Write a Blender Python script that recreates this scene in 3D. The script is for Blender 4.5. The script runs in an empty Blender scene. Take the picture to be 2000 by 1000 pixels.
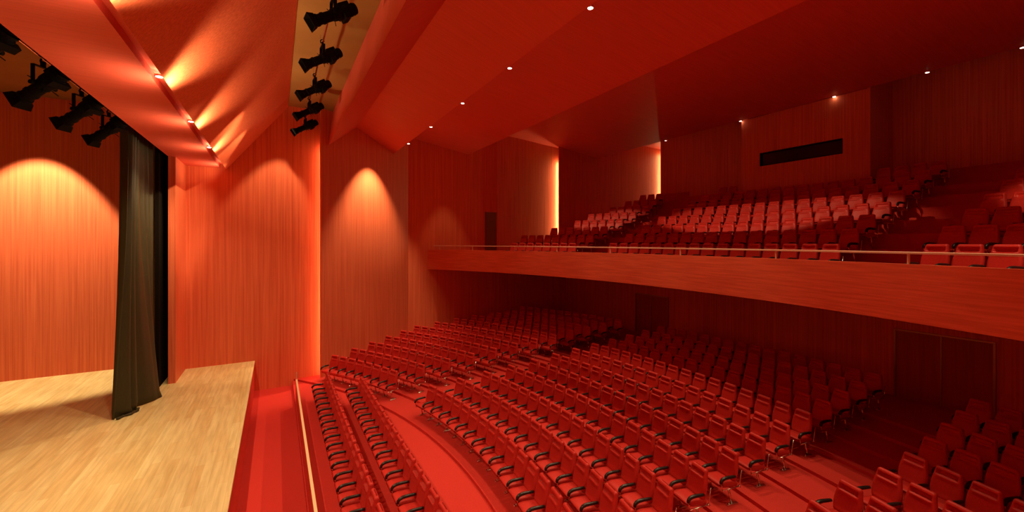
import bpy, bmesh, math, random
from mathutils import Vector, Matrix
PI = math.pi
random.seed(7)
SC = bpy.context.scene
COL = SC.collection
EYE = 5.72                      # eye height above the pit floor; h = height above the eye
YC = 9.05                       # axis of symmetry of the hall (stage to rear = +X)
XC = -11.8                      # centre of the curved rows

# ------------------------------------------------------------------ camera, world, exposure
cam_d = bpy.data.cameras.new('camera'); cam = bpy.data.objects.new('camera', cam_d); COL.objects.link(cam)
F_PX, VPX, HOR = 810.0, 540.0, 473.0
TH = math.atan2(1000 - VPX, F_PX)
cam.location = (0, 0, EYE); cam.rotation_euler = (PI / 2, 0, -TH)
cam_d.sensor_width = 36; cam_d.lens = F_PX / 2000 * 36
cam_d.shift_y = (HOR - 500) / 2000
cam_d.clip_start = 0.05; cam_d.clip_end = 200
SC.camera = cam
w = bpy.data.worlds.new('world'); SC.world = w; w.use_nodes = True
w.node_tree.nodes['Background'].inputs[0].default_value = (0.02, 0.004, 0.002, 1)
w.node_tree.nodes['Background'].inputs[1].default_value = 0.0
vs = SC.view_settings
vs.view_transform = 'Standard'; vs.look = 'None'; vs.gamma = 1; vs.exposure = -0.08; vs.use_curve_mapping = False
SC.cycles.use_denoising = True
SC.cycles.max_bounces = 9; SC.cycles.diffuse_bounces = 5; SC.cycles.glossy_bounces = 3
SC.cycles.sample_clamp_indirect = 4.0
WARM = (1.0, 0.72, 0.40)
AMBER = (1.0, 0.60, 0.24)

def lamp(name, kind, loc, power, target=None, size=0.05, angle=90, blend=0.4, color=WARM):
    d = bpy.data.lights.new(name, kind); d.energy = power; d.color = color
    o = bpy.data.objects.new(name, d); COL.objects.link(o); o.location = loc
    if target is None: target = (loc[0], loc[1], loc[2] - 1)
    v = Vector(target) - Vector(loc)
    o.rotation_euler = v.to_track_quat('-Z', 'Y').to_euler()
    if kind == 'SPOT':
        d.spot_size = math.radians(angle); d.spot_blend = blend; d.shadow_soft_size = size
    elif kind == 'POINT': d.shadow_soft_size = size
    return o

STAGE_ROW_Y = [-3.0, 0.0, 3.0, 6.05, 9.05, 12.05, 15.05]
FOLD_A_Y = [-0.1, 3.0, 6.05, 9.15, 12.2, 15.3, 18.4]
FOLD_B_Y = [-0.3, 2.9, 6.0, 9.05, 12.1, 15.2, 18.4]
FOLD_C_Y = [3.2, 5.26, 7.95, 11.75, 16.1]
P = dict(stage=410, reflect=430, soffit=60, folda=400, foldb=630, balc=2200, foldc=0.15, w0=4600, w1=850, bay=900, w2=2300, w3=300)
for y in STAGE_ROW_Y:
    lamp('stage_downlight_light', 'SPOT', (-1.72, y, EYE + 2.62), P['stage'], (-2.6, y, EYE - 4.5), 0.05, 130, 0.6)
    lamp('stage_uplight_light', 'SPOT', (-1.60, y, EYE + 2.36), P['reflect'], (-0.45, y + 0.4, EYE + 5.4), 0.12, 92, 0.8)
for y in STAGE_ROW_Y + [18.0]:
    lamp('soffit_fill_light', 'SPOT', (-1.62, y, EYE + 2.34), P['soffit'], (-3.0, y, EYE + 3.3), 0.10, 150, 1.0)  # added fill spots below the groove lamps, brightening the soffit
for y in FOLD_A_Y:
    if y < 17: lamp('fold_downlight_light', 'SPOT', (5.13, y, EYE + 4.33), P['folda'], (2.6, y, EYE - 5), 0.05, 78, 0.6)
for y in FOLD_B_Y:
    if y < 17: lamp('rear_downlight_light', 'SPOT', (9.52, y, EYE + 4.84), P['foldb'], (7.6, y, EYE - 5), 0.06, 84, 0.4)
for y, ty, wide, pw in ((9.15, 8.98, 4.0, 1.0), (0.2, 0.4, 2.4, 1.0), (16.6, 16.4, 1.6, 0.8)):
    lb = lamp('balcony_beam_light', 'SPOT', (5.2, y, EYE + 4.28), P['balc'] * pw, (15.2, ty, EYE + 0.95), 0.05, 12.5, 0.35)  # added spots without fixtures, cones stretched along the balcony rows
    lb.scale = (wide, 1, 1)
for y in FOLD_C_Y:
    lamp('fold_rear_light', 'SPOT', (19.16, y, EYE + 5.66), P['foldc'], None, 0.04, 100, 0.6)
lamp('wall_wash_light', 'SPOT', (4.33, 18.94, EYE + 4.5), P['w2'], (3.58, 20.0, EYE - 2.0), 0.05, 70, 0.75)
lamp('wall_wash_light', 'SPOT', (8.0, 20.1, EYE + 5.08), P['w3'], (7.95, 20.25, EYE + 1), 0.05, 46, 0.5)
lamp('stage_wash_light', 'SPOT', (-6.9, 18.2, EYE + 4.7), P['w0'], (-6.9, 20.0, EYE - 2.0), 0.06, 58, 0.35)
lamp('proscenium_wash_light', 'SPOT', (0.52, 17.3, EYE + 5.25), P['w1'], (-0.45, 18.75, EYE - 0.6), 0.05, 46, 0.45)
for y in (8.9, 11.1, 13.5, 15.8):
    lamp('bay_spot_light', 'SPOT', (0.42, y, EYE + 4.22), P['bay'], (-5.5, y + 0.6, EYE - 4.5) if y < 13 else (-7.2, 20.0, EYE - 2.6), 0.06, 46 if y < 13 else 40, 0.6)

# ------------------------------------------------------------------ materials
def new_mat(name, color, rough=0.5, metal=0.0, spec=0.5):
    m = bpy.data.materials.new(name); m.use_nodes = True
    b = m.node_tree.nodes['Principled BSDF']
    b.inputs['Base Color'].default_value = (*color, 1); b.inputs['Roughness'].default_value = rough
    b.inputs['Metallic'].default_value = metal; b.inputs['Specular IOR Level'].default_value = spec
    return m
def nodes(m): return m.node_tree.nodes, m.node_tree.links, m.node_tree.nodes['Principled BSDF']
def grain_mat(name, c1, c2, scale, rough=0.5, bump=0.0, detail=4.0, spec=0.25, lo=0.3, hi=0.7):
    m = new_mat(name, c1, rough, 0, spec); N, L, B = nodes(m)
    tc = N.new('ShaderNodeTexCoord'); mp = N.new('ShaderNodeMapping'); mp.inputs['Scale'].default_value = scale
    nz = N.new('ShaderNodeTexNoise'); nz.inputs['Scale'].default_value = 1; nz.inputs['Detail'].default_value = detail
    cr = N.new('ShaderNodeValToRGB')
    cr.color_ramp.elements[0].color = (*c1, 1); cr.color_ramp.elements[0].position = lo
    cr.color_ramp.elements[1].color = (*c2, 1); cr.color_ramp.elements[1].position = hi
    L.new(tc.outputs['Object'], mp.inputs['Vector']); L.new(mp.outputs['Vector'], nz.inputs['Vector'])
    L.new(nz.outputs['Fac'], cr.inputs['Fac']); L.new(cr.outputs['Color'], B.inputs['Base Color'])
    if bump:
        bp = N.new('ShaderNodeBump'); bp.inputs['Strength'].default_value = bump; bp.inputs['Distance'].default_value = 0.01
        L.new(nz.outputs['Fac'], bp.inputs['Height']); L.new(bp.outputs['Normal'], B.inputs['Normal'])
    return m
M = {}
M['panel'] = grain_mat('wood_panel_vertical_grain', (0.60, 0.110, 0.046), (0.78, 0.190, 0.080), (26, 26, 0.35), 0.5)
M['ceil'] = grain_mat('ceiling_panel_red', (0.66, 0.105, 0.066), (0.74, 0.125, 0.078), (0.8, 22, 1), 0.55)
M['fascia'] = grain_mat('fascia_wood_horizontal_grain', (0.56, 0.100, 0.050), (0.74, 0.155, 0.075), (1.1, 1.1, 26), 0.5)
M['brown'] = grain_mat('brown_ceiling_board', (0.26, 0.12, 0.030), (0.30, 0.14, 0.036), (1, 1, 1), 0.7)
M['carpet'] = grain_mat('red_carpet', (0.52, 0.036, 0.028), (0.59, 0.045, 0.035), (60, 60, 60), 0.9, 0.15, spec=0.1)
M['barrier'] = new_mat('barrier_red_paint', (0.58, 0.035, 0.02), 0.5)
M['vinyl'] = grain_mat('red_seat_leatherette', (0.48, 0.023, 0.017), (0.55, 0.028, 0.021), (30, 30, 30), 0.45, 0.05, spec=0.28)
M['black'] = new_mat('black_plastic', (0.012, 0.010, 0.009), 0.35)
M['blackmetal'] = new_mat('black_metal', (0.004, 0.0035, 0.0035), 0.7, 0.0, 0.08)
M['chrome'] = new_mat('chrome', (0.80, 0.72, 0.64), 0.22, 1.0)
M['rail'] = new_mat('beige_painted_rail', (0.66, 0.42, 0.28), 0.4)
M['cap'] = new_mat('pale_wood_cap', (0.85, 0.60, 0.34), 0.4)
M['door'] = grain_mat('door_dark_red', (0.36, 0.05, 0.018), (0.44, 0.07, 0.024), (20, 20, 0.5), 0.5)
M['trim'] = new_mat('door_frame_metal', (0.45, 0.25, 0.12), 0.4, 0.6)
M['glass'] = new_mat('dark_window_glass', (0.01, 0.008, 0.008), 0.08)
M['olive'] = new_mat('olive_paint', (0.24, 0.15, 0.035), 0.7)
M['dark'] = new_mat('dark_gap_black', (0.008, 0.006, 0.004), 0.95, spec=0.05)
def curtain_mat():
    m = grain_mat('black_olive_velvet', (0.030, 0.026, 0.009), (0.042, 0.036, 0.012), (90, 90, 4), 0.6, spec=0.35)
    B = m.node_tree.nodes['Principled BSDF']
    B.inputs['Sheen Weight'].default_value = 0.06; B.inputs['Sheen Roughness'].default_value = 0.4
    B.inputs['Sheen Tint'].default_value = (0.6, 0.5, 0.2, 1)
    return m
M['curtain'] = curtain_mat()
def stage_mat():
    m = new_mat('stage_plank_floor', (0.7, 0.5, 0.25), 0.42, 0, 0.4); N, L, B = nodes(m)
    tc = N.new('ShaderNodeTexCoord'); mp = N.new('ShaderNodeMapping'); mp.inputs['Rotation'].default_value = (0, 0, PI / 2)
    br = N.new('ShaderNodeTexBrick')
    br.inputs['Scale'].default_value = 1; br.inputs['Brick Width'].default_value = 1.5; br.inputs['Row Height'].default_value = 0.16
    br.inputs['Mortar Size'].default_value = 0.0015; br.inputs['Bias'].default_value = 0.0
    br.inputs['Color1'].default_value = (0.82, 0.71, 0.36, 1); br.inputs['Color2'].default_value = (0.74, 0.58, 0.26, 1)
    br.inputs['Mortar'].default_value = (0.55, 0.36, 0.15, 1); br.offset = 0.37
    nz = N.new('ShaderNodeTexNoise'); nz.inputs['Scale'].default_value = 1; nz.inputs['Detail'].default_value = 5
    m2 = N.new('ShaderNodeMapping'); m2.inputs['Scale'].default_value = (14, 1.2, 1)
    mx = N.new('ShaderNodeMix'); mx.data_type = 'RGBA'; mx.blend_type = 'MULTIPLY'; mx.inputs[0].default_value = 0.55
    cr = N.new('ShaderNodeValToRGB'); cr.color_ramp.elements[0].color = (0.62, 0.55, 0.45, 1); cr.color_ramp.elements[0].position = 0.3
    cr.color_ramp.elements[1].position = 0.65
    L.new(tc.outputs['Object'], mp.inputs['Vector']); L.new(mp.outputs['Vector'], br.inputs['Vector'])
    L.new(tc.outputs['Object'], m2.inputs['Vector']); L.new(m2.outputs['Vector'], nz.inputs['Vector'])
    L.new(nz.outputs['Fac'], cr.inputs['Fac']); L.new(br.outputs['Color'], mx.inputs[6]); L.new(cr.outputs['Color'], mx.inputs[7])
    L.new(mx.outputs[2], B.inputs['Base Color'])
    return m
M['stage'] = stage_mat()
def emit_mat(name, color, strength):
    m = bpy.data.materials.new(name); m.use_nodes = True; N = m.node_tree.nodes; L = m.node_tree.links
    N.clear(); e = N.new('ShaderNodeEmission'); o = N.new('ShaderNodeOutputMaterial')
    e.inputs[0].default_value = (*color, 1); e.inputs[1].default_value = strength
    L.new(e.outputs[0], o.inputs[0]); return m
M['lampglow'] = emit_mat('lamp_glow', (1, 0.80, 0.58), 25)
M['led'] = emit_mat('led_strip_glow', (1.0, 0.66, 0.30), 130)
M['led2'] = emit_mat('led_strip_glow_rear', (1.0, 0.66, 0.30), 85)
M['ledred'] = emit_mat('led_strip_glow_soft', (1.0, 0.46, 0.22), 30)

# ------------------------------------------------------------------ mesh helpers
def link(name, bm, mat, parent=None, smooth=False):
    me = bpy.data.meshes.new(name); bmesh.ops.recalc_face_normals(bm, faces=bm.faces[:]); bm.to_mesh(me); bm.free()
    me.materials.append(mat)
    if smooth:
        for p in me.polygons: p.use_smooth = True
    o = bpy.data.objects.new(name, me); COL.objects.link(o)
    if parent is not None: o.parent = parent
    return o
def tag(o, label=None, cat=None, group=None, kind=None):
    if label: o['label'] = label
    if cat: o['category'] = cat
    if group: o['group'] = group
    if kind: o['kind'] = kind
    return o
def empty(name, loc=(0, 0, 0), rz=0.0):
    o = bpy.data.objects.new(name, None); COL.objects.link(o); o.location = loc; o.rotation_euler = (0, 0, rz)
    o.empty_display_size = 0.1; return o
def add_box(bm, a, b, mtx=None):
    vs_ = [bm.verts.new((x, y, z)) for x in (a[0], b[0]) for y in (a[1], b[1]) for z in (a[2], b[2])]
    for f in ((0, 1, 3, 2), (4, 6, 7, 5), (0, 4, 5, 1), (2, 3, 7, 6), (0, 2, 6, 4), (1, 5, 7, 3)):
        bm.faces.new([vs_[i] for i in f])
    if mtx is not None:
        for v in vs_: v.co = mtx @ v.co
    return vs_
def add_prism(bm, poly, z0, z1, axis='Z'):
    """poly in plan (x,y) extruded in z; axis 'Y': poly is (x,z) extruded from y=z0 to z1"""
    mk = (lambda p, t: (p[0], p[1], t)) if axis == 'Z' else (lambda p, t: (p[0], t, p[1]))
    lo = [bm.verts.new(mk(p, z0)) for p in poly]; hi = [bm.verts.new(mk(p, z1)) for p in poly]
    n = len(poly)
    bm.faces.new(lo); bm.faces.new(hi[::-1])
    for i in range(n): bm.faces.new((lo[i], lo[(i + 1) % n], hi[(i + 1) % n], hi[i]))
def add_tube(bm, pts, r, n=8, cap=True):
    pts = [Vector(p) for p in pts]; rings = []
    up = Vector((0, 1, 0))
    for i, p in enumerate(pts):
        t = (pts[min(i + 1, len(pts) - 1)] - pts[max(i - 1, 0)]).normalized()
        u = up if abs(t.dot(up)) < 0.9 else Vector((1, 0, 0))
        a = t.cross(u).normalized(); b = t.cross(a).normalized()
        rr = r[i] if isinstance(r, (list, tuple)) else r
        rings.append([bm.verts.new(p + rr * (math.cos(2 * PI * k / n) * a + math.sin(2 * PI * k / n) * b)) for k in range(n)])
    for i in range(len(rings) - 1):
        for k in range(n): bm.faces.new((rings[i][k], rings[i][(k + 1) % n], rings[i + 1][(k + 1) % n], rings[i + 1][k]))
    if cap: bm.faces.new(rings[0][::-1]); bm.faces.new(rings[-1])
def add_lathe(bm, prof, n=16, mtx=None, square=False):
    """prof: (x, radius) along local x; closed at both ends"""
    rings = []; allv = []
    for x, r in prof:
        ring = []
        for k in range(n):
            a = 2 * PI * (k + 0.5) / n
            v = bm.verts.new((x, r * math.cos(a), r * math.sin(a))); ring.append(v); allv.append(v)
        rings.append(ring)
    for i in range(len(rings) - 1):
        for k in range(n): bm.faces.new((rings[i][k], rings[i][(k + 1) % n], rings[i + 1][(k + 1) % n], rings[i + 1][k]))
    bm.faces.new(rings[0][::-1]); bm.faces.new(rings[-1])
    if mtx is not None:
        for v in allv: v.co = mtx @ v.co
def grid_axis(h, r, n):
    """sample positions from -h to h, dense inside the rounded rim r"""
    rim = [-h, -h + r * 0.3, -h + r * 0.65, -h + r] if n > 5 else [-h, -h + r * 0.5, -h + r]
    mid = [-h + r + (2 * h - 2 * r) * i / n for i in range(1, n)]
    return rim + mid + [-v for v in rim[::-1]]
def rounded_box(bm, hx, hy, hz, r, n=(3, 8, 12), deform=None, mtx=None):
    ax = [grid_axis(h, min(r, h * 0.98), k) for h, k in zip((hx, hy, hz), n)]
    H = (hx, hy, hz); verts = {}
    def vert(p):
        key = tuple(round(c, 5) for c in p)
        if key not in verts:
            q = Vector(p); c = Vector([max(-(h - r), min(h - r, v)) if h > r else 0 for v, h in zip(p, H)])
            d = q - c
            if d.length > 1e-9: q = c + d.normalized() * min(r, max(abs(d[0]), abs(d[1]), abs(d[2]), 1e-9) if False else r)
            if deform: q = deform(q)
            verts[key] = bm.verts.new(mtx @ q if mtx is not None else q)
        return verts[key]
    for a in range(3):
        b, c = (a + 1) % 3, (a + 2) % 3
        for s in (-1, 1):
            for i in range(len(ax[b]) - 1):
                for j in range(len(ax[c]) - 1):
                    q = []
                    for (di, dj) in ((0, 0), (1, 0), (1, 1), (0, 1)):
                        p = [0, 0, 0]; p[a] = s * H[a]; p[b] = ax[b][i + di]; p[c] = ax[c][j + dj]; q.append(vert(p))
                    q = q if s > 0 else q[::-1]
                    if len(set(q)) == 4: bm.faces.new(q)
def structure(name, bm, mat, label, cat, smooth=False, parent=None):
    o = link(name, bm, mat, parent, smooth)
    if parent is None: tag(o, label, cat, kind='structure')
    return o
def sstep(a, b, x):
    t = max(0.0, min(1.0, (x - a) / (b - a))); return t * t * (3 - 2 * t)

# ------------------------------------------------------------------ plan constants
PIT, AUD, STAGE_Z = 0.0, 0.175, 1.16
ROWS, R1, PITCH, RISE = 12, 16.5, 0.937, 0.0757
def row_floor(k): return 0.25 + RISE * (k - 1)
BROWS, RB1, BPITCH, BRISE = 8, 24.0, 1.05, 0.395
def brow_floor(k): return EYE - 0.97 + BRISE * (k - 1)
R_FASCIA = 22.55
X_REAR = 16.25                   # stalls rear wall
mir = lambda y: 2 * YC - y

# ------------------------------------------------------------------ floors
def sector(bm, r0, r1, z0, z1, y0=-3.6, y1=21.7, n=40, clipx=None):
    """annular step between two radii, bounded by y0..y1, top at z1, body down to z0"""
    def pt(r, y):
        x = XC + math.sqrt(max(r * r - (y - YC) ** 2, 0.01))
        return x if clipx is None else min(x, clipx)
    ys = [y0 + (y1 - y0) * i / n for i in range(n + 1)]
    a = [[bm.verts.new((pt(r, y), y, z)) for y in ys] for (r, z) in ((r0, z0), (r0, z1), (r1, z1), (r1, z0))]
    for q in range(4):
        p, s = a[q], a[(q + 1) % 4]
        for i in range(n): bm.faces.new((p[i], p[i + 1], s[i + 1], s[i]))
    for i in (0, n): bm.faces.new([a[q][i] for q in range(4)])
bm = bmesh.new(); add_box(bm, (-0.85, -3.6, -0.2), (0.66, 21.7, PIT))
structure('floor', bm, M['carpet'], 'red carpeted strip between stage edge and barrier', 'floor')
bm = bmesh.new(); add_box(bm, (0.56, -3.6, -0.2), (X_REAR, 21.7, AUD))
structure('floor', bm, M['carpet'], 'red carpeted stalls floor in front of the curved rows', 'floor')
bm = bmesh.new()
for k in range(1, ROWS + 1):
    r0 = R1 + PITCH * (k - 1) - 0.75; r1 = r0 + PITCH if k < ROWS else 33.0
    sector(bm, r0, r1, AUD - 0.1, row_floor(k), clipx=X_REAR + 0.05)
structure('floor', bm, M['carpet'], 'stepped red carpet tiers under the curved stalls rows', 'floor')

# stage
bm = bmesh.new(); add_box(bm, (-12.2, -4.2, STAGE_Z - 0.06), (-0.72, 22.4, STAGE_Z))
structure('floor_stage', bm, M['stage'], 'pale wooden plank stage floor', 'stage floor')
bm = bmesh.new(); add_box(bm, (-0.80, -3.6, -0.1), (-0.735, 21.7, STAGE_Z - 0.06))
structure('wall_stage', bm, M['barrier'], 'red front face below the stage edge', 'stage front')

# ------------------------------------------------------------------ walls
TOP = EYE + 8.2
def wall_seg(name, p, q, z0, z1, label, mat='panel', t=0.25, side=1, both=True, cat='wall'):
    """slab whose hall-side face runs p->q; thickness outward (+y when side=1); both adds the mirrored twin"""
    for mirror in ((False, True) if both else (False,)):
        a, b = Vector((*p, 0)), Vector((*q, 0)); d = (b - a).normalized(); nrm = Vector((-d.y, d.x, 0)) * side * t
        poly = [a, b, b + nrm, a + nrm]
        poly = [(v.x, mir(v.y) if mirror else v.y) for v in poly]
        bm = bmesh.new(); add_prism(bm, poly, z0, z1)
        structure('wall_right' if mirror else name, bm, M[mat], label.replace('left', 'right') if mirror else label, cat)
wall_seg('wall_left', (-12.2, 20.0), (-4.73, 20.0), STAGE_Z, EYE + 4.95, 'orange wooden left side wall of the stage')
wall_seg('wall_left', (-5.2, 22.0), (-2.6, 22.0), STAGE_Z, EYE + 4.95, 'dark wall of the left stage wing', 'brown')
wall_seg('wall_left', (-2.84, 18.75), (1.95, 18.75), -0.1, TOP, 'orange wooden left wall panel between stage and seating')
wall_seg('wall_left', (1.57, 18.35), (5.96, 21.43), -0.1, TOP, 'red wooden left wall panel splaying outward beside front rows', t=0.07)
wall_seg('wall_left', (5.96, 21.43), (10.45, 21.58), -0.1, TOP, 'red wooden left wall panel where the balcony front meets it')
wall_seg('wall_left', (10.45, 21.58), (16.4, 21.65), -0.1, EYE - 1.0, 'dark red left wall panel beneath the balcony')
wall_seg('wall_left', (11.25, 21.56), (16.3, 21.66), EYE - 1.0, TOP, 'red wooden left wall panel with glowing rear edge above balcony')
wall_seg('wall_left', (10.40, 21.66), (11.30, 21.66), EYE - 1.0, EYE + 1.8, 'added olive panel closing the narrow left doorway above balcony', 'olive', t=0.06)  # panel added near the wall face so the doorway recess looks lit
wall_seg('wall_left', (15.56, 21.36), (27.0, 22.75), EYE - 1.0, TOP, 'dark red left wall panel beside the rear balcony rows', t=0.06)
# header over the doorway on the balcony
for mirror in (False, True):
    bm = bmesh.new(); f = (lambda y: mir(y)) if mirror else (lambda y: y)
    ys = sorted((f(21.58), f(21.8))); add_box(bm, (10.45, ys[0], EYE + 1.75), (11.25, ys[1], TOP))
    structure('wall_right' if mirror else 'wall_left', bm, M['panel'], 'wall strip over the narrow %s doorway' % ('right' if mirror else 'left'), 'wall')
# proscenium fins
for s, y0, y1 in (('left', 17.05, 18.75), ('right', mir(18.75), mir(17.05))):
    bm = bmesh.new(); add_box(bm, (-3.03, y0, STAGE_Z), (-2.84, y1, EYE + 2.76))
    structure('wall_' + s, bm, M['panel'], 'narrow orange wooden %s proscenium fin' % s, 'wall')
# stage back wall, side returns and hall enclosure
bm = bmesh.new(); add_box(bm, (-12.4, -4.2, STAGE_Z), (-12.2, 22.4, EYE + 4.95))
structure('wall_back', bm, M['panel'], 'orange wooden back wall of the stage', 'wall')
# stalls rear wall with doors
bm = bmesh.new(); add_box(bm, (X_REAR, -3.6, 0), (X_REAR + 0.2, 21.7, EYE - 1.25))
structure('wall_rear', bm, M['panel'], 'dark red rear wall under the balcony', 'wall')
# balcony rear walls
XB = 19.2
for y0, y1, s in ((11.74, 18.23, 'left'), (-4.6, 6.83, 'right')):
    bm = bmesh.new(); add_box(bm, (21.2, y0, EYE), (21.4, y1, TOP - 0.6))
    structure('wall_rear', bm, M['panel'], 'dark red rear wall of the balcony %s of the booth' % s, 'wall')
bm = bmesh.new(); add_box(bm, (27.0, -5.4, EYE), (27.2, 23.2, TOP))
structure('wall_rear', bm, M['panel'], 'hidden rear wall behind the balcony corridor', 'wall')
# control booth: front wall with a slot window
bm = bmesh.new(); z0, z1 = EYE + 3.49, EYE + 4.03
add_box(bm, (XB, 6.83, EYE + 0.8), (XB + 0.15, 11.74, z0)); add_box(bm, (XB, 6.83, z1), (XB + 0.15, 11.74, EYE + 5.75))
add_box(bm, (XB, 6.83, z0), (XB + 0.15, 7.73, z1)); add_box(bm, (XB, 10.85, z0), (XB + 0.15, 11.74, z1))
add_box(bm, (XB + 0.15, 6.83, EYE + 0.8), (21.2, 6.98, EYE + 7.3)); add_box(bm, (XB + 0.15, 11.59, EYE + 0.8), (21.2, 11.74, EYE + 7.3))
structure('wall_booth', bm, M['panel'], 'red wooden control booth wall with slot window', 'booth')
bm = bmesh.new(); add_box(bm, (XB + 0.09, 7.73, z0), (XB + 0.11, 10.85, z1))
o = structure('window_1', bm, M['glass'], 'long dark slot window of the control booth', 'window')
bm = bmesh.new()
add_box(bm, (XB - 0.01, 7.70, z0 - 0.03), (XB + 0.12, 10.88, z0)); add_box(bm, (XB - 0.01, 7.70, z1), (XB + 0.12, 10.88, z1 + 0.03))
add_box(bm, (XB - 0.01, 7.70, z0), (XB + 0.12, 7.73, z1)); add_box(bm, (XB - 0.01, 10.85, z0), (XB + 0.12, 10.88, z1))
link('window_frame', bm, M['blackmetal'], o)

# ------------------------------------------------------------------ ceilings (profiles in x,h extruded along y)
def ceil_piece(prof, y0, y1, label, mat='ceil', name='ceiling', cat='ceiling'):
    bm = bmesh.new(); add_prism(bm, [(x, EYE + h) for x, h in prof], y0, y1, 'Y')
    return structure(name, bm, M[mat], label, cat)
YN, YF = mir(18.75), 18.75
ceil_piece([(-12.3, 4.9), (-3.03, 4.9), (-3.03, 5.2), (-12.3, 5.2)], -4.2, 22.3, 'dark brown ceiling above the stage', 'brown')
ceil_piece([(-3.03, 2.76), (-1.82, 2.76), (-1.82, 5.6), (-3.03, 5.6)], YN, YF, 'flat red soffit over the stage front')
ceil_piece([(-1.82, 2.90), (-1.63, 2.86), (-1.63, 5.5), (-1.82, 5.5)], YN, YF, 'narrow recessed lamp groove beside the reflector', 'ceil', 'trim_1', 'groove')
ceil_piece([(-1.63, 2.72), (0.41, 5.40), (0.41, 5.8), (-1.63, 5.8)], YN, YF, 'tilted orange reflector panel above the stage edge', 'panel')
ceil_piece([(0.35, 5.42), (2.3, 5.42), (2.3, 5.8), (0.35, 5.8)], YN - 0.3, YF + 0.3, 'brown ceiling of the lighting bay', 'brown')
ceil_piece([(1.85, 3.97), (2.04, 5.42), (2.04, 6.2), (3.10, 6.2), (3.10, 5.10)], mir(21.0), 21.0, 'red ceiling beam beyond the lighting bay')
ceil_piece([(3.10, 5.10), (5.07, 4.40), (5.10, 5.62), (3.1, 6.2)], mir(22), 22, 'sloping red ceiling panel nearest the stage')
ceil_piece([(5.10, 5.62), (9.40, 4.93), (9.42, 6.52), (5.1, 6.8)], mir(22.6), 22.6, 'sloping red middle ceiling panel')
ceil_piece([(9.42, 6.52), (19.1, 5.75), (19.1, 7.3), (9.42, 7.6)], mir(22.6), 22.6, 'sloping red rear ceiling panel over the balcony')
ceil_piece([(19.1, 7.3), (27.2, 7.3), (27.2, 7.5), (19.1, 7.5)], -5.4, 23.4, 'dark ceiling above the rear balcony rows')

# ------------------------------------------------------------------ balcony
bm = bmesh.new()
sector(bm, R_FASCIA, R_FASCIA + 0.16, EYE - 1.444, EYE - 0.40, n=72)
structure('balcony', bm, M['fascia'], 'curved red wooden balcony front', 'balcony front')
bm = bmesh.new()
sector(bm, R_FASCIA + 0.16, 34.5, EYE - 1.42, EYE - 1.24, n=48, clipx=X_REAR + 0.1)
structure('ceiling', bm, M['panel'], 'dark underside of the balcony', 'ceiling')
bm = bmesh.new()
for k in range(1, BROWS + 4):
    r0 = R_FASCIA + 0.16 if k == 1 else RB1 + BPITCH * (k - 1) - 0.75
    r1 = RB1 + BPITCH * k - 0.75 if k < BROWS + 3 else 48
    yo = [18.35, 18.8, 18.4, 18.0, 18.3, 17.9, 17.8, 17.75, 17.7, 17.7, 17.7][k - 1]
    sector(bm, r0, r1, EYE - 1.24, brow_floor(k), y0=-4.5, y1=yo, clipx=27.0)
structure('floor', bm, M['carpet'], 'stepped red carpet tiers of the balcony', 'floor')
bm = bmesh.new(); sector(bm, R_FASCIA + 0.16, 50, EYE - 1.24, EYE - 0.98, y0=17.5, y1=22.6, clipx=27.0)
structure('floor', bm, M['carpet'], 'red carpeted side aisle of the balcony', 'floor')

def arc_pt(r, y, z): return (XC + math.sqrt(r * r - (y - YC) ** 2), y, z)
def arc_tube(bm, r, y0, y1, z, rx, n=60):
    """flat oblong rail section following the balcony curve"""
    rings = []
    for i in range(n + 1):
        y = y0 + (y1 - y0) * i / n
        ring = []
        for dr, dz in ((-rx, -0.02), (-rx, 0.012), (-rx * 0.7, 0.02), (rx * 0.7, 0.02), (rx, 0.012), (rx, -0.02)):
            ring.append(bm.verts.new(arc_pt(r + dr, y, z + dz)))
        rings.append(ring)
    for a, b in zip(rings, rings[1:]):
        for k in range(6): bm.faces.new((a[k], a[(k + 1) % 6], b[(k + 1) % 6], b[k]))
    bm.faces.new(rings[0][::-1]); bm.faces.new(rings[-1])
rail = empty('balcony_railing', arc_pt(R_FASCIA + 0.08, YC, EYE - 0.40))
tag(rail, 'pale metal handrail on short posts along the balcony front', 'railing')
off = Vector(rail.location)
bm = bmesh.new(); arc_tube(bm, R_FASCIA + 0.08, -2.6, 21.2, EYE - 0.195, 0.03)
bmesh.ops.translate(bm, verts=bm.verts[:], vec=-off); link('top_rail', bm, M['rail'], rail)
for y in (20.9, 19.0, 16.55, 14.2, 11.5, 8.55, 5.6, 3.0, 1.2, -1.2):
    bm = bmesh.new(); a = arc_pt(R_FASCIA + 0.08, y, EYE - 0.40); add_tube(bm, [a, (a[0], a[1], EYE - 0.20)], 0.022, 8)
    bmesh.ops.translate(bm, verts=bm.verts[:], vec=-off); link('post', bm, M['rail'], rail)

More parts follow.
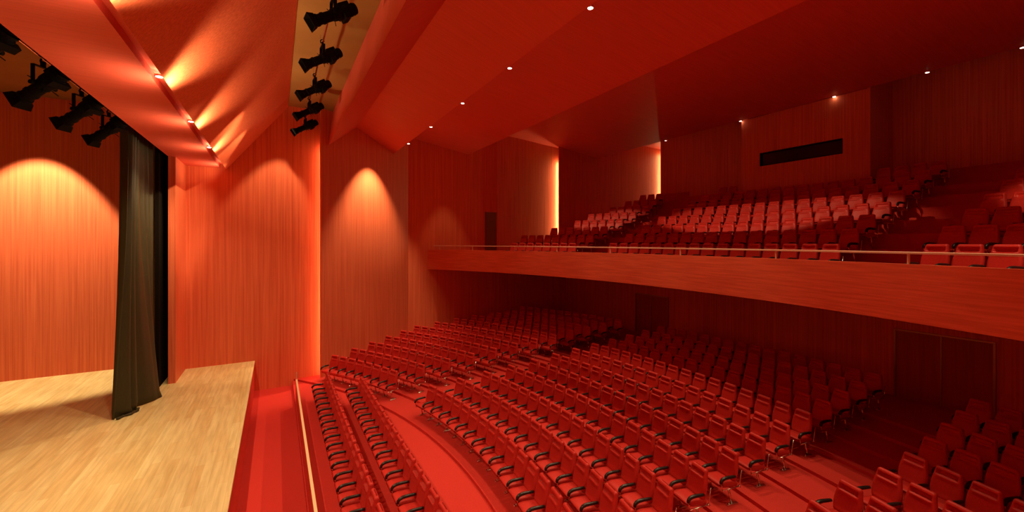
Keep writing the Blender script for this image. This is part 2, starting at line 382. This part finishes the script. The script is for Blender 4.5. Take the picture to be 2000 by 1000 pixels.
# ------------------------------------------------------------------ doors in the rear stalls wall
def double_door(idx, ya, yb, ztop, zbot, label):
    o = empty('door_%d' % idx, (X_REAR, (ya + yb) / 2, zbot)); tag(o, label, 'door', kind='structure')
    ym = (ya + yb) / 2; t = 0.045
    def rel(bm): bmesh.ops.translate(bm, verts=bm.verts[:], vec=-Vector(o.location))
    for a, b in ((ya + t, ym - 0.012), (ym + 0.012, yb - t)):
        bm = bmesh.new(); add_box(bm, (X_REAR - 0.012, a, zbot + 0.01), (X_REAR + 0.03, b, ztop - t)); rel(bm)
        link('door_leaf', bm, M['door'], o)
    bm = bmesh.new()
    for a, b in ((ya, ya + t), (yb - t, yb)): add_box(bm, (X_REAR - 0.05, a, zbot), (X_REAR + 0.02, b, ztop))
    add_box(bm, (X_REAR - 0.05, ya, ztop - t), (X_REAR + 0.02, yb, ztop))
    add_box(bm, (X_REAR - 0.03, ym - 0.012, zbot + 0.01), (X_REAR + 0.01, ym + 0.012, ztop - t)); rel(bm)
    link('door_frame', bm, M['trim'], o)
zb = row_floor(12)
double_door(1, 5.15, 3.20, EYE - 2.60, zb, 'right dark double door in the rear wall under the balcony')
double_door(2, 15.53, 13.55, EYE - 2.62, zb, 'left dark double door in the rear wall under the balcony')

# ------------------------------------------------------------------ barrier between pit strip and front row
bar = empty('orchestra_barrier', (0.61, YC, AUD)); tag(bar, 'low red barrier with pale cap in front of the front row', 'barrier')
bm = bmesh.new(); add_box(bm, (-0.028, mir(16.3) - YC, -AUD), (0.02, 16.3 - YC, 0.72)); link('barrier_panel', bm, M['barrier'], bar)
bm = bmesh.new(); add_box(bm, (-0.03, mir(16.3) - YC, 0.72), (0.025, 16.3 - YC, 0.765)); link('cap_rail', bm, M['cap'], bar)
bm = bmesh.new(); add_tube(bm, [(-0.01, 16.27 - YC, 0.76), (-0.01, 16.27 - YC, 1.02)], 0.018, 8); link('end_post', bm, M['rail'], bar)

# ------------------------------------------------------------------ auditorium seats
W2 = 0.230
WC = 0.218
def back_deform(q):
    z = q.z + 0.275                       # 0 bottom .. 0.55 top
    t = z / 0.55
    q.y *= 1.0 - 0.20 * sstep(0.35, 1.0, t) - 0.06 * (1 - sstep(0.0, 0.25, t))
    if q.x > 0:
        sl = sstep(0.392, 0.408, z) * (1 - sstep(0.468, 0.488, z)) * (1 - sstep(0.130, 0.160, abs(q.y)))
        q.x += 0.022 * sstep(0.30, 0.385, z) * (1 - sstep(0.385, 0.41, z)) * (1 - sstep(0.13, 0.17, abs(q.y)))
        q.x -= 0.052 * sl
        q.x -= 0.014 * (1 - (q.y / W2) ** 2) * sstep(0.02, 0.12, z)      # hollow for the sitter
    return q
def cushion_deform(q):
    if q.z > 0: q.z += 0.010 * (1 - (q.y / WC) ** 2) - 0.02 * sstep(0.12, 0.24, q.x)
    else: q.z += 0.03 * sstep(0.05, 0.24, q.x)
    return q
BACK_M = Matrix.Translation((-0.165, 0, 0.665)) @ Matrix.Rotation(math.radians(-12), 4, 'Y')
CUSH_M = Matrix.Translation((0.045, 0, 0.365)) @ Matrix.Rotation(math.radians(-4), 4, 'Y')
def seat_back(bm, hi=True): rounded_box(bm, 0.055, W2, 0.275, 0.050, (1, 14, 34) if hi else (1, 3, 4), back_deform if hi else None, BACK_M)
def seat_cushion(bm, hi=True): rounded_box(bm, 0.245, WC, 0.06, 0.045, (6, 6, 2) if hi else (2, 2, 1), cushion_deform if hi else None, CUSH_M)
def seat_arm(bm, y, hi=True):
    pts = [(-0.085, 0.530), (-0.03, 0.535), (0.10, 0.542), (0.18, 0.540), (0.235, 0.523), (0.268, 0.488), (0.276, 0.450)]
    if not hi: pts = pts[::2]
    add_tube(bm, [(x, y, z) for x, z in pts], [0.026, 0.029, 0.032, 0.033, 0.033, 0.032, 0.028][:: 1 if hi else 2], 8 if hi else 5)
def seat_frame(bm, y, hi=True):
    n = 6 if hi else 4
    add_tube(bm, [(0.275, y, 0.46), (0.250, y, 0.38), (0.235, y, 0.305)], 0.011, n)
    add_tube(bm, [(0.24, y, 0.302), (-0.19, y, 0.322)], 0.013, n)
    add_tube(bm, [(-0.185, y, 0.315), (-0.205, y, 0.41), (-0.250, y, 0.63)], 0.011, n)
    if hi: add_tube(bm, [(-0.19, y - 0.02, 0.322), (-0.19, y + 0.02, 0.322)], 0.022, 8)
def seat_leg(bm, y, hi=True):
    add_tube(bm, [(0.085, y, 0.305), (0.01, y, 0.02)], [0.021, 0.024], 8 if hi else 4)
    if hi:
        rounded_box(bm, 0.135, 0.034, 0.013, 0.012, (2, 2, 1), None, Matrix.Translation((0.0, y, 0.014)))
        add_tube(bm, [(0.075, y, 0.02), (0.075, y, 0.045)], 0.016, 8)
    else: add_box(bm, (-0.13, y - 0.03, 0.0), (0.13, y + 0.03, 0.024))
AY = 0.245
def seat_mesh(fn, name, mat, *a):
    bm = bmesh.new(); fn(bm, *a); bmesh.ops.recalc_face_normals(bm, faces=bm.faces[:])
    me = bpy.data.meshes.new(name); bm.to_mesh(me); bm.free(); me.materials.append(M[mat])
    for p in me.polygons: p.use_smooth = True
    return me
PARTS = [('seat_cushion', seat_mesh(seat_cushion, 'seat_cushion', 'vinyl')), ('backrest', seat_mesh(seat_back, 'backrest', 'vinyl')),
         ('armrest', seat_mesh(seat_arm, 'armrest', 'black', AY)), ('side_frame', seat_mesh(seat_frame, 'side_frame', 'chrome', AY)),
         ('leg', seat_mesh(seat_leg, 'leg', 'chrome', AY))]
ENDPARTS = [('armrest', seat_mesh(seat_arm, 'armrest', 'black', -AY)), ('side_frame', seat_mesh(seat_frame, 'side_frame', 'chrome', -AY)),
            ('leg', seat_mesh(seat_leg, 'leg', 'chrome', -AY))]
ORD = ['', 'first', 'second', 'third', 'fourth', 'fifth', 'sixth', 'seventh', 'eighth', 'ninth', 'tenth', 'eleventh', 'twelfth',
       'thirteenth', 'fourteenth', 'fifteenth', 'sixteenth', 'seventeenth', 'eighteenth', 'nineteenth', 'twentieth',
       'twenty-first', 'twenty-second', 'twenty-third', 'twenty-fourth', 'twenty-fifth', 'twenty-sixth', 'twenty-seventh', 'twenty-eighth', 'twenty-ninth']
SEATS = []                        # (x, y, z, rz, label, is_row_end)
def pix(x, y, z):
    c, s = math.cos(TH), math.sin(TH); xc = x * c - y * s; zc = x * s + y * c
    return (1000 + F_PX * xc / zc, HOR - F_PX * (z - EYE) / zc, zc) if zc > 0.2 else (9999, 9999, 0.1)
def add_seat(x, y, z, rz, label, end):
    u, v, zc = pix(x, y, z + 0.7)
    if -40 < u < 2060 and v < 1045 and zc > 0.5: SEATS.append((x, y, z, rz, label, end, zc))
def arc_row(R, ystart, n, s, z, text, frm):
    """n seats from ystart (far side) towards the camera; R is the radius of the back tops"""
    a0 = math.asin((ystart - YC) / R); Ro = R - 0.22
    for i in range(n):
        a = a0 - i * s / R
        add_seat(XC + Ro * math.cos(a), YC + Ro * math.sin(a), z, a + PI, text % ORD[i + 1 if frm > 0 else n - i], i == 0)
SP = 0.5
for k in range(1, ROWS + 1):
    R = R1 + PITCH * (k - 1); z = row_floor(k)
    arc_row(R, 12.64, 16, SP * 1.002, z, 'red padded seat, %%s from the left aisle in the %s centre stalls row' % ORD[k], 1)
    nl = {1: 8, 2: 9, 3: 10, 4: 11, 5: 12}.get(k, 13)
    a_in = math.asin((14.87 - YC) / R); ys = YC + R * math.sin(a_in + (nl - 1) * SP / R)
    arc_row(R, ys, nl, SP, z, 'red padded seat, %%s from the aisle in the %s left stalls row' % ORD[k], -1)
    arc_row(R, {5: 3.35, 6: 3.32, 7: 3.10, 8: 3.03}.get(k, 3.02 if k > 8 else 3.23), nl, SP, z, 'red padded seat, %%s from the aisle in the %s right stalls row' % ORD[k], 1)
FS = 0.494
for i in range(28):
    y = 15.55 + FS / 2 - FS * i
    add_seat(1.36, y, AUD, PI, 'red padded seat, %s from the far end of the row behind the barrier' % ORD[i + 1], i == 0)
for i in range(26):
    y = 14.55 + FS / 2 - FS * (i - 1) - FS
    add_seat(2.33, y, AUD, PI, 'red padded seat, %s from the far end of the second straight row' % ORD[i + 1], i == 0)
for k in range(1, BROWS + 1):
    R = RB1 + BPITCH * (k - 1); z = brow_floor(k)
    ys, ye = [12.63, 12.76, 12.82, 12.87, 12.93, 12.93, 12.93, 12.93][k - 1], [4.98, 5.01, 5.04, 5.06, 5.09, 5.07, 5.10, 5.1][k - 1]
    bs = R * (math.asin((ys - YC) / R) - math.asin((ye - YC) / R)) / 15
    if k < 8: arc_row(R, ys, 16, bs, z, 'red padded seat, %%s from the left aisle in the %s centre balcony row' % ORD[k], 1)
    else:
        arc_row(R, 12.75, 2, SP, z, 'red padded seat, %s left of the booth in the eighth centre balcony row', 1)
        arc_row(R, 6.5, 4, SP, z, 'red padded seat, %s right of the booth in the eighth centre balcony row', 1)
    nl = {1: 8, 2: 9, 3: 7, 4: 6, 5: 6, 6: 5, 7: 4, 8: 3}[k]
    a_in = math.asin(([14.76, 14.82, 15.03, 15.09, 15.24, 15.32, 15.75, 16.17][k - 1] - YC) / R); ys = YC + R * math.sin(a_in + (nl - 1) * SP / R)
    arc_row(R, ys, nl, SP, z, 'red padded seat, %%s from the aisle in the %s left balcony row' % ORD[k], -1)
    arc_row(R, [2.99, 3.02, 2.92, 2.86, 2.76, 2.7, 2.6, 2.5][k - 1], 8, SP, z, 'red padded seat, %%s from the aisle in the %s right balcony row' % ORD[k], 1)
SEATS.sort(key=lambda q: q[6])
print('SEATS', len(SEATS), 'cut depth', SEATS[min(299, len(SEATS) - 1)][6])
N_IND = 300
src = {}
for n, me in PARTS + ENDPARTS:
    pass
for (x, y, z, rz, label, end, zc) in SEATS[:N_IND]:
    root = empty('auditorium_seat', (x, y, z), rz); tag(root, label, 'seat', 'red auditorium seats')
    for nm, me in PARTS + (ENDPARTS if end else []):
        o = bpy.data.objects.new(nm, me); COL.objects.link(o); o.parent = root
far = SEATS[N_IND:]
if far:
    base = {}
    def lowverts(fns):
        bm = bmesh.new()
        for fn, a in fns: fn(bm, *a)
        bmesh.ops.recalc_face_normals(bm, faces=bm.faces[:]); bm.verts.index_update()
        V = [v.co.copy() for v in bm.verts]; Fc = [[v.index for v in f.verts] for f in bm.faces]; bm.free(); return V, Fc
    kits = [(lowverts([(seat_back, ()), (seat_cushion, (False,))]), 0), (lowverts([(seat_arm, (AY, False))]), 1),
            (lowverts([(seat_frame, (AY, False)), (seat_leg, (AY, False))]), 2)]
    kits_end = [(lowverts([(seat_arm, (-AY, False))]), 1), (lowverts([(seat_frame, (-AY, False)), (seat_leg, (-AY, False))]), 2)]
    V, Fc, MI = [], [], []
    for (x, y, z, rz, label, end, zc) in far:
        mt = Matrix.Translation((x, y, z)) @ Matrix.Rotation(rz, 4, 'Z')
        for (kv, kf), mi in kits + (kits_end if end else []):
            n0 = len(V); V += [mt @ v for v in kv]; Fc += [[i + n0 for i in f] for f in kf]; MI += [mi] * len(kf)
    me = bpy.data.meshes.new('seating'); me.from_pydata([tuple(v) for v in V], [], Fc)
    for k_ in ('vinyl', 'black', 'chrome'): me.materials.append(M[k_])
    me.polygons.foreach_set('material_index', MI); me.polygons.foreach_set('use_smooth', [True] * len(Fc)); me.update()
    o = bpy.data.objects.new('seating', me); COL.objects.link(o)
    tag(o, 'distant rows of red seats at the far side and rear', 'seats', 'red auditorium seats', 'stuff')

# ------------------------------------------------------------------ stage curtain
def curtain():
    top = [(-3.42, 14.22), (-3.40, 14.6), (-3.40, 15.2), (-3.40, 15.9), (-3.40, 16.25), (-3.40, 16.68)]
    bot = [(-3.62, 14.30), (-3.34, 14.62), (-3.30, 15.0), (-2.98, 15.62), (-3.15, 16.2), (-3.35, 16.66)]
    def along(pl, t):
        f = t * (len(pl) - 1); i = min(int(f), len(pl) - 2); q = f - i; q = q * q * (3 - 2 * q) * 0.5 + q * 0.5
        return Vector((pl[i][0] * (1 - q) + pl[i + 1][0] * q, pl[i][1] * (1 - q) + pl[i + 1][1] * q))
    NU, NV = 150, 44; z0, z1 = STAGE_Z + 0.012, EYE + 3.6
    bm = bmesh.new(); G = []
    for j in range(NV + 1):
        v = j / NV; z = z1 + (z0 - z1) * v; row = []
        for i in range(NU + 1):
            t = i / NU; p = along(top, t) * (1 - v ** 2.2) + along(bot, t) * v ** 2.2
            amp = 0.075 + 0.035 * math.sin(5 * t + 1) - 0.03 * v
            ph = 2 * PI * (6.5 * t + 0.35 * math.sin(4 * t + 2.2 * v) + 0.25 * v)
            wv = math.sin(ph) + 0.25 * math.sin(2 * ph + 1.3)
            sw = 0.03 * math.sin(7 * t + 3 * v)
            zz = z
            if j == NV: p.x += 0.05 * math.sin(11 * t); zz = z0
            row.append(bm.verts.new((p.x + amp * wv + sw, p.y + 0.02 * math.cos(ph), zz)))
        G.append(row)
    for j in range(NV):
        for i in range(NU): bm.faces.new((G[j][i], G[j][i + 1], G[j + 1][i + 1], G[j + 1][i]))
    bmesh.ops.translate(bm, verts=bm.verts[:], vec=(3.35, -15.6, -STAGE_Z))
    root = empty('stage_curtain', (-3.35, 15.6, STAGE_Z)); tag(root, 'tall black velvet curtain gathered beside the proscenium', 'curtain')
    o = link('drape', bm, M['curtain'], root, True)
    md = o.modifiers.new('thickness', 'SOLIDIFY'); md.thickness = 0.012
    bm = bmesh.new()
    pts = [Vector((*along(bot, i / 60), 0)) - Vector((3.35 * -1, 15.6, 0)) for i in range(22)]
    add_tube(bm, [(p.x + 0.05 + 0.03 * math.sin(i * 0.9), p.y - 0.06, 0.035) for i, p in enumerate(pts)], [0.03 + 0.008 * math.sin(i * 1.7) for i in range(22)], 8)
    link('hem', bm, M['curtain'], root, True)
    bm = bmesh.new(); add_tube(bm, [(-0.05, -1.7, EYE + 3.62 - STAGE_Z), (-0.05, 1.7, EYE + 3.62 - STAGE_Z)], 0.03, 8); link('track', bm, M['blackmetal'], root)
curtain()
bm = bmesh.new(); add_box(bm, (-3.30, 16.74, STAGE_Z), (-3.20, 18.7, EYE + 3.6))
tag(link('dark_gap_flat', bm, M['dark']), 'black sheet filling the dark gap behind the proscenium fin', 'masking')  # black sheet put in to fill the dark gap beside the curtain

# ------------------------------------------------------------------ stage spotlights
def spot_parts():
    out = []
    def mk(nm, fn):
        bm = bmesh.new(); fn(bm); bmesh.ops.recalc_face_normals(bm, faces=bm.faces[:])
        me = bpy.data.meshes.new(nm); bm.to_mesh(me); bm.free(); me.materials.append(M['blackmetal']); out.append((nm, me))
    PITCHM = Matrix.Translation((0, 0, -0.28)) @ Matrix.Rotation(math.radians(33), 4, 'Y')
    def housing(bm):
        add_lathe(bm, [(-0.52, 0.05), (-0.50, 0.105), (-0.44, 0.12), (-0.43, 0.10), (-0.40, 0.10), (-0.39, 0.125), (-0.35, 0.125), (-0.34, 0.105), (-0.31, 0.105),
                       (-0.30, 0.13), (-0.22, 0.135), (-0.10, 0.135), (-0.05, 0.12), (0.02, 0.115), (0.03, 0.10)], 16, PITCHM)
        add_box(bm, (-0.40, -0.06, 0.08), (-0.18, 0.06, 0.165), PITCHM)
        add_box(bm, (-0.28, -0.15, -0.16), (-0.16, 0.15, -0.06), PITCHM)
    def tube(bm):
        add_lathe(bm, [(0.02, 0.095), (0.05, 0.098), (0.20, 0.098), (0.21, 0.11), (0.25, 0.11), (0.26, 0.098), (0.34, 0.10), (0.345, 0.115), (0.38, 0.115)], 16, PITCHM)
    def hood(bm):
        add_lathe(bm, [(0.375, 0.11), (0.40, 0.15), (0.52, 0.20), (0.525, 0.19), (0.41, 0.13), (0.40, 0.08)], 4, PITCHM)
    def yoke(bm):
        for s in (-1, 1): add_box(bm, (-0.03, s * 0.155 - 0.008, -0.30), (0.03, s * 0.155 + 0.008, 0.02))
        add_box(bm, (-0.03, -0.163, 0.02), (0.03, 0.163, 0.035))
        for s in (-1, 1): add_lathe(bm, [(0, 0.035), (0.035, 0.035)], 10, Matrix.Translation((0, s * 0.163, -0.28)) @ Matrix.Rotation(s * PI / 2, 4, 'Z'))
    def clamp(bm):
        add_box(bm, (-0.018, -0.03, 0.03), (0.018, 0.03, 0.13))
        add_tube(bm, [(0.03, 0, 0.10), (0.045, 0, 0.145), (0.02, 0, 0.185), (-0.025, 0, 0.185), (-0.04, 0, 0.15)], 0.014, 6)
    def shutters(bm):
        for a in (0.6, 2.2, 3.9, 5.3):
            d = Vector((0, math.cos(a), math.sin(a)))
            p = Vector((-0.01, 0, 0)); q = [PITCHM @ (p + d * t + Vector((0.02 * (t - 0.1), 0, 0))) for t in (0.10, 0.22)]
            add_tube(bm, q, 0.007, 5)
    for nm, fn in (('housing', housing), ('lens_tube', tube), ('front_hood', hood), ('yoke', yoke), ('hook_clamp', clamp), ('shutter_handle', shutters)): mk(nm, fn)
    return out
SPOT = spot_parts()
def spotlight(x, y, z, rz, label, group):
    r = empty('stage_spotlight', (x, y, z), rz); tag(r, label, 'spotlight', group)
    for nm, me in SPOT:
        o = bpy.data.objects.new(nm, me); COL.objects.link(o); o.parent = r
def pipe(x, z, y0, y1, label, hang):
    r = empty('lighting_pipe', (x, (y0 + y1) / 2, z)); tag(r, label, 'pipe')
    bm = bmesh.new(); add_tube(bm, [(0, y0 - (y0 + y1) / 2, 0), (0, y1 - (y0 + y1) / 2, 0)], 0.024, 10); link('tube', bm, M['chrome'], r, True)
    y = y0 + 0.6
    while y < y1:
        bm = bmesh.new(); add_tube(bm, [(0, y - (y0 + y1) / 2, 0.02), (0, y - (y0 + y1) / 2, hang)], 0.010, 6); link('hanger', bm, M['chrome'], r)
        y += 2.3
PZ = EYE + 4.5 + 0.28 + 0.17
pipe(1.0, PZ, mir(18.3), 18.6, 'pale pipe carrying the spotlights in the ceiling bay', EYE + 5.42 - PZ)
for i, y in enumerate((18.1, 15.8, 13.5, 11.15, 8.9)):
    spotlight(0.98, y, EYE + 4.5 + 0.28, PI + 0.12, 'black stage spotlight in the ceiling bay, %s from the far wall' % ORD[i + 1], 'spotlights in the ceiling bay')
PZ2 = EYE + 2.66 + 0.28 + 0.17
pipe(-3.43, PZ2, 3.0, 13.9, 'pipe hidden behind the stage soffit carrying spotlights', EYE + 4.9 - PZ2)
for i, y in enumerate((13.25, 11.67, 10.07, 8.45)):
    spotlight(-3.45, y, EYE + 2.66 + 0.28, PI - 0.5, 'black stage spotlight below the stage soffit, %s from the curtain' % ORD[i + 1], 'spotlights behind the stage soffit')

# ------------------------------------------------------------------ recessed downlights
def dl_mesh():
    a = bmesh.new(); n = 16
    rings = [[a.verts.new((r * math.cos(2 * PI * k / n), r * math.sin(2 * PI * k / n), z)) for k in range(n)] for r, z in ((0.052, 0.03), (0.052, -0.004), (0.066, -0.004), (0.066, 0.03))]
    for i in range(4):
        for k in range(n): a.faces.new((rings[i][k], rings[i][(k + 1) % n], rings[(i + 1) % 4][(k + 1) % n], rings[(i + 1) % 4][k]))
    m1 = bpy.data.meshes.new('trim_ring'); bmesh.ops.recalc_face_normals(a, faces=a.faces[:]); a.to_mesh(m1); a.free(); m1.materials.append(M['chrome'])
    b = bmesh.new(); bmesh.ops.create_uvsphere(b, u_segments=12, v_segments=8, radius=0.06)
    for v in b.verts: v.co.z = v.co.z * 0.5 + 0.012
    m2 = bpy.data.meshes.new('lens'); b.to_mesh(m2); b.free(); m2.materials.append(M['lampglow'])
    return m1, m2
RING, LENS = dl_mesh()
def downlight(x, y, z, label, group, tilt=(0, 0, 0)):
    r = empty('downlight', (x, y, z)); r.rotation_euler = tilt; tag(r, label, 'lamp', group)
    for nm, me in (('trim_ring', RING), ('lens', LENS)):
        o = bpy.data.objects.new(nm, me); COL.objects.link(o); o.parent = r
def in_frame(x, y, z):
    u, v, zc = pix(x, y, z); return -10 < u < 2010 and -10 < v < 1010 and zc > 0.3
def dl_row(x, ys, h, text, group):
    vis = [y for y in sorted(ys, reverse=True) if in_frame(x, y, EYE + h)]
    for i, y in enumerate(vis): downlight(x, y, EYE + h, text % ORD[i + 1], group)
dl_row(-1.725, STAGE_ROW_Y, 2.80, 'small round lamp in the reflector groove, %s from the far wall', 'lamps in the reflector groove')
dl_row(5.13, FOLD_A_Y, 4.40, 'small round lamp on the first ceiling fold, %s from the far wall', 'lamps on the first ceiling fold')
dl_row(19.14, FOLD_C_Y, 5.74, 'small round lamp above the rear balcony, %s from the left', 'lamps above the rear balcony')

# ------------------------------------------------------------------ hidden led strips behind the wall panel edges
def led(x, y, z0, z1, mat, label, ang):
    bm = bmesh.new(); add_box(bm, (-0.012, -0.02, 0), (0.012, 0.02, z1 - z0))
    o = link('light_strip', bm, M[mat]); o.location = (x, y, z0); o.rotation_euler = (0, 0, ang)
    tag(o, label, 'light strip')
led(1.66, 18.56, 0.3, EYE + 3.9, 'ledred', 'vertical light strip behind the first left wall panel edge', 0)
led(15.74, 21.51, EYE - 0.9, EYE + 5.1, 'led', 'vertical light strip behind the middle left wall panel edge', 0)
led(26.35, 22.48, EYE + 1.8, EYE + 6.9, 'led2', 'vertical light strip behind the rear left wall panel edge', 0)
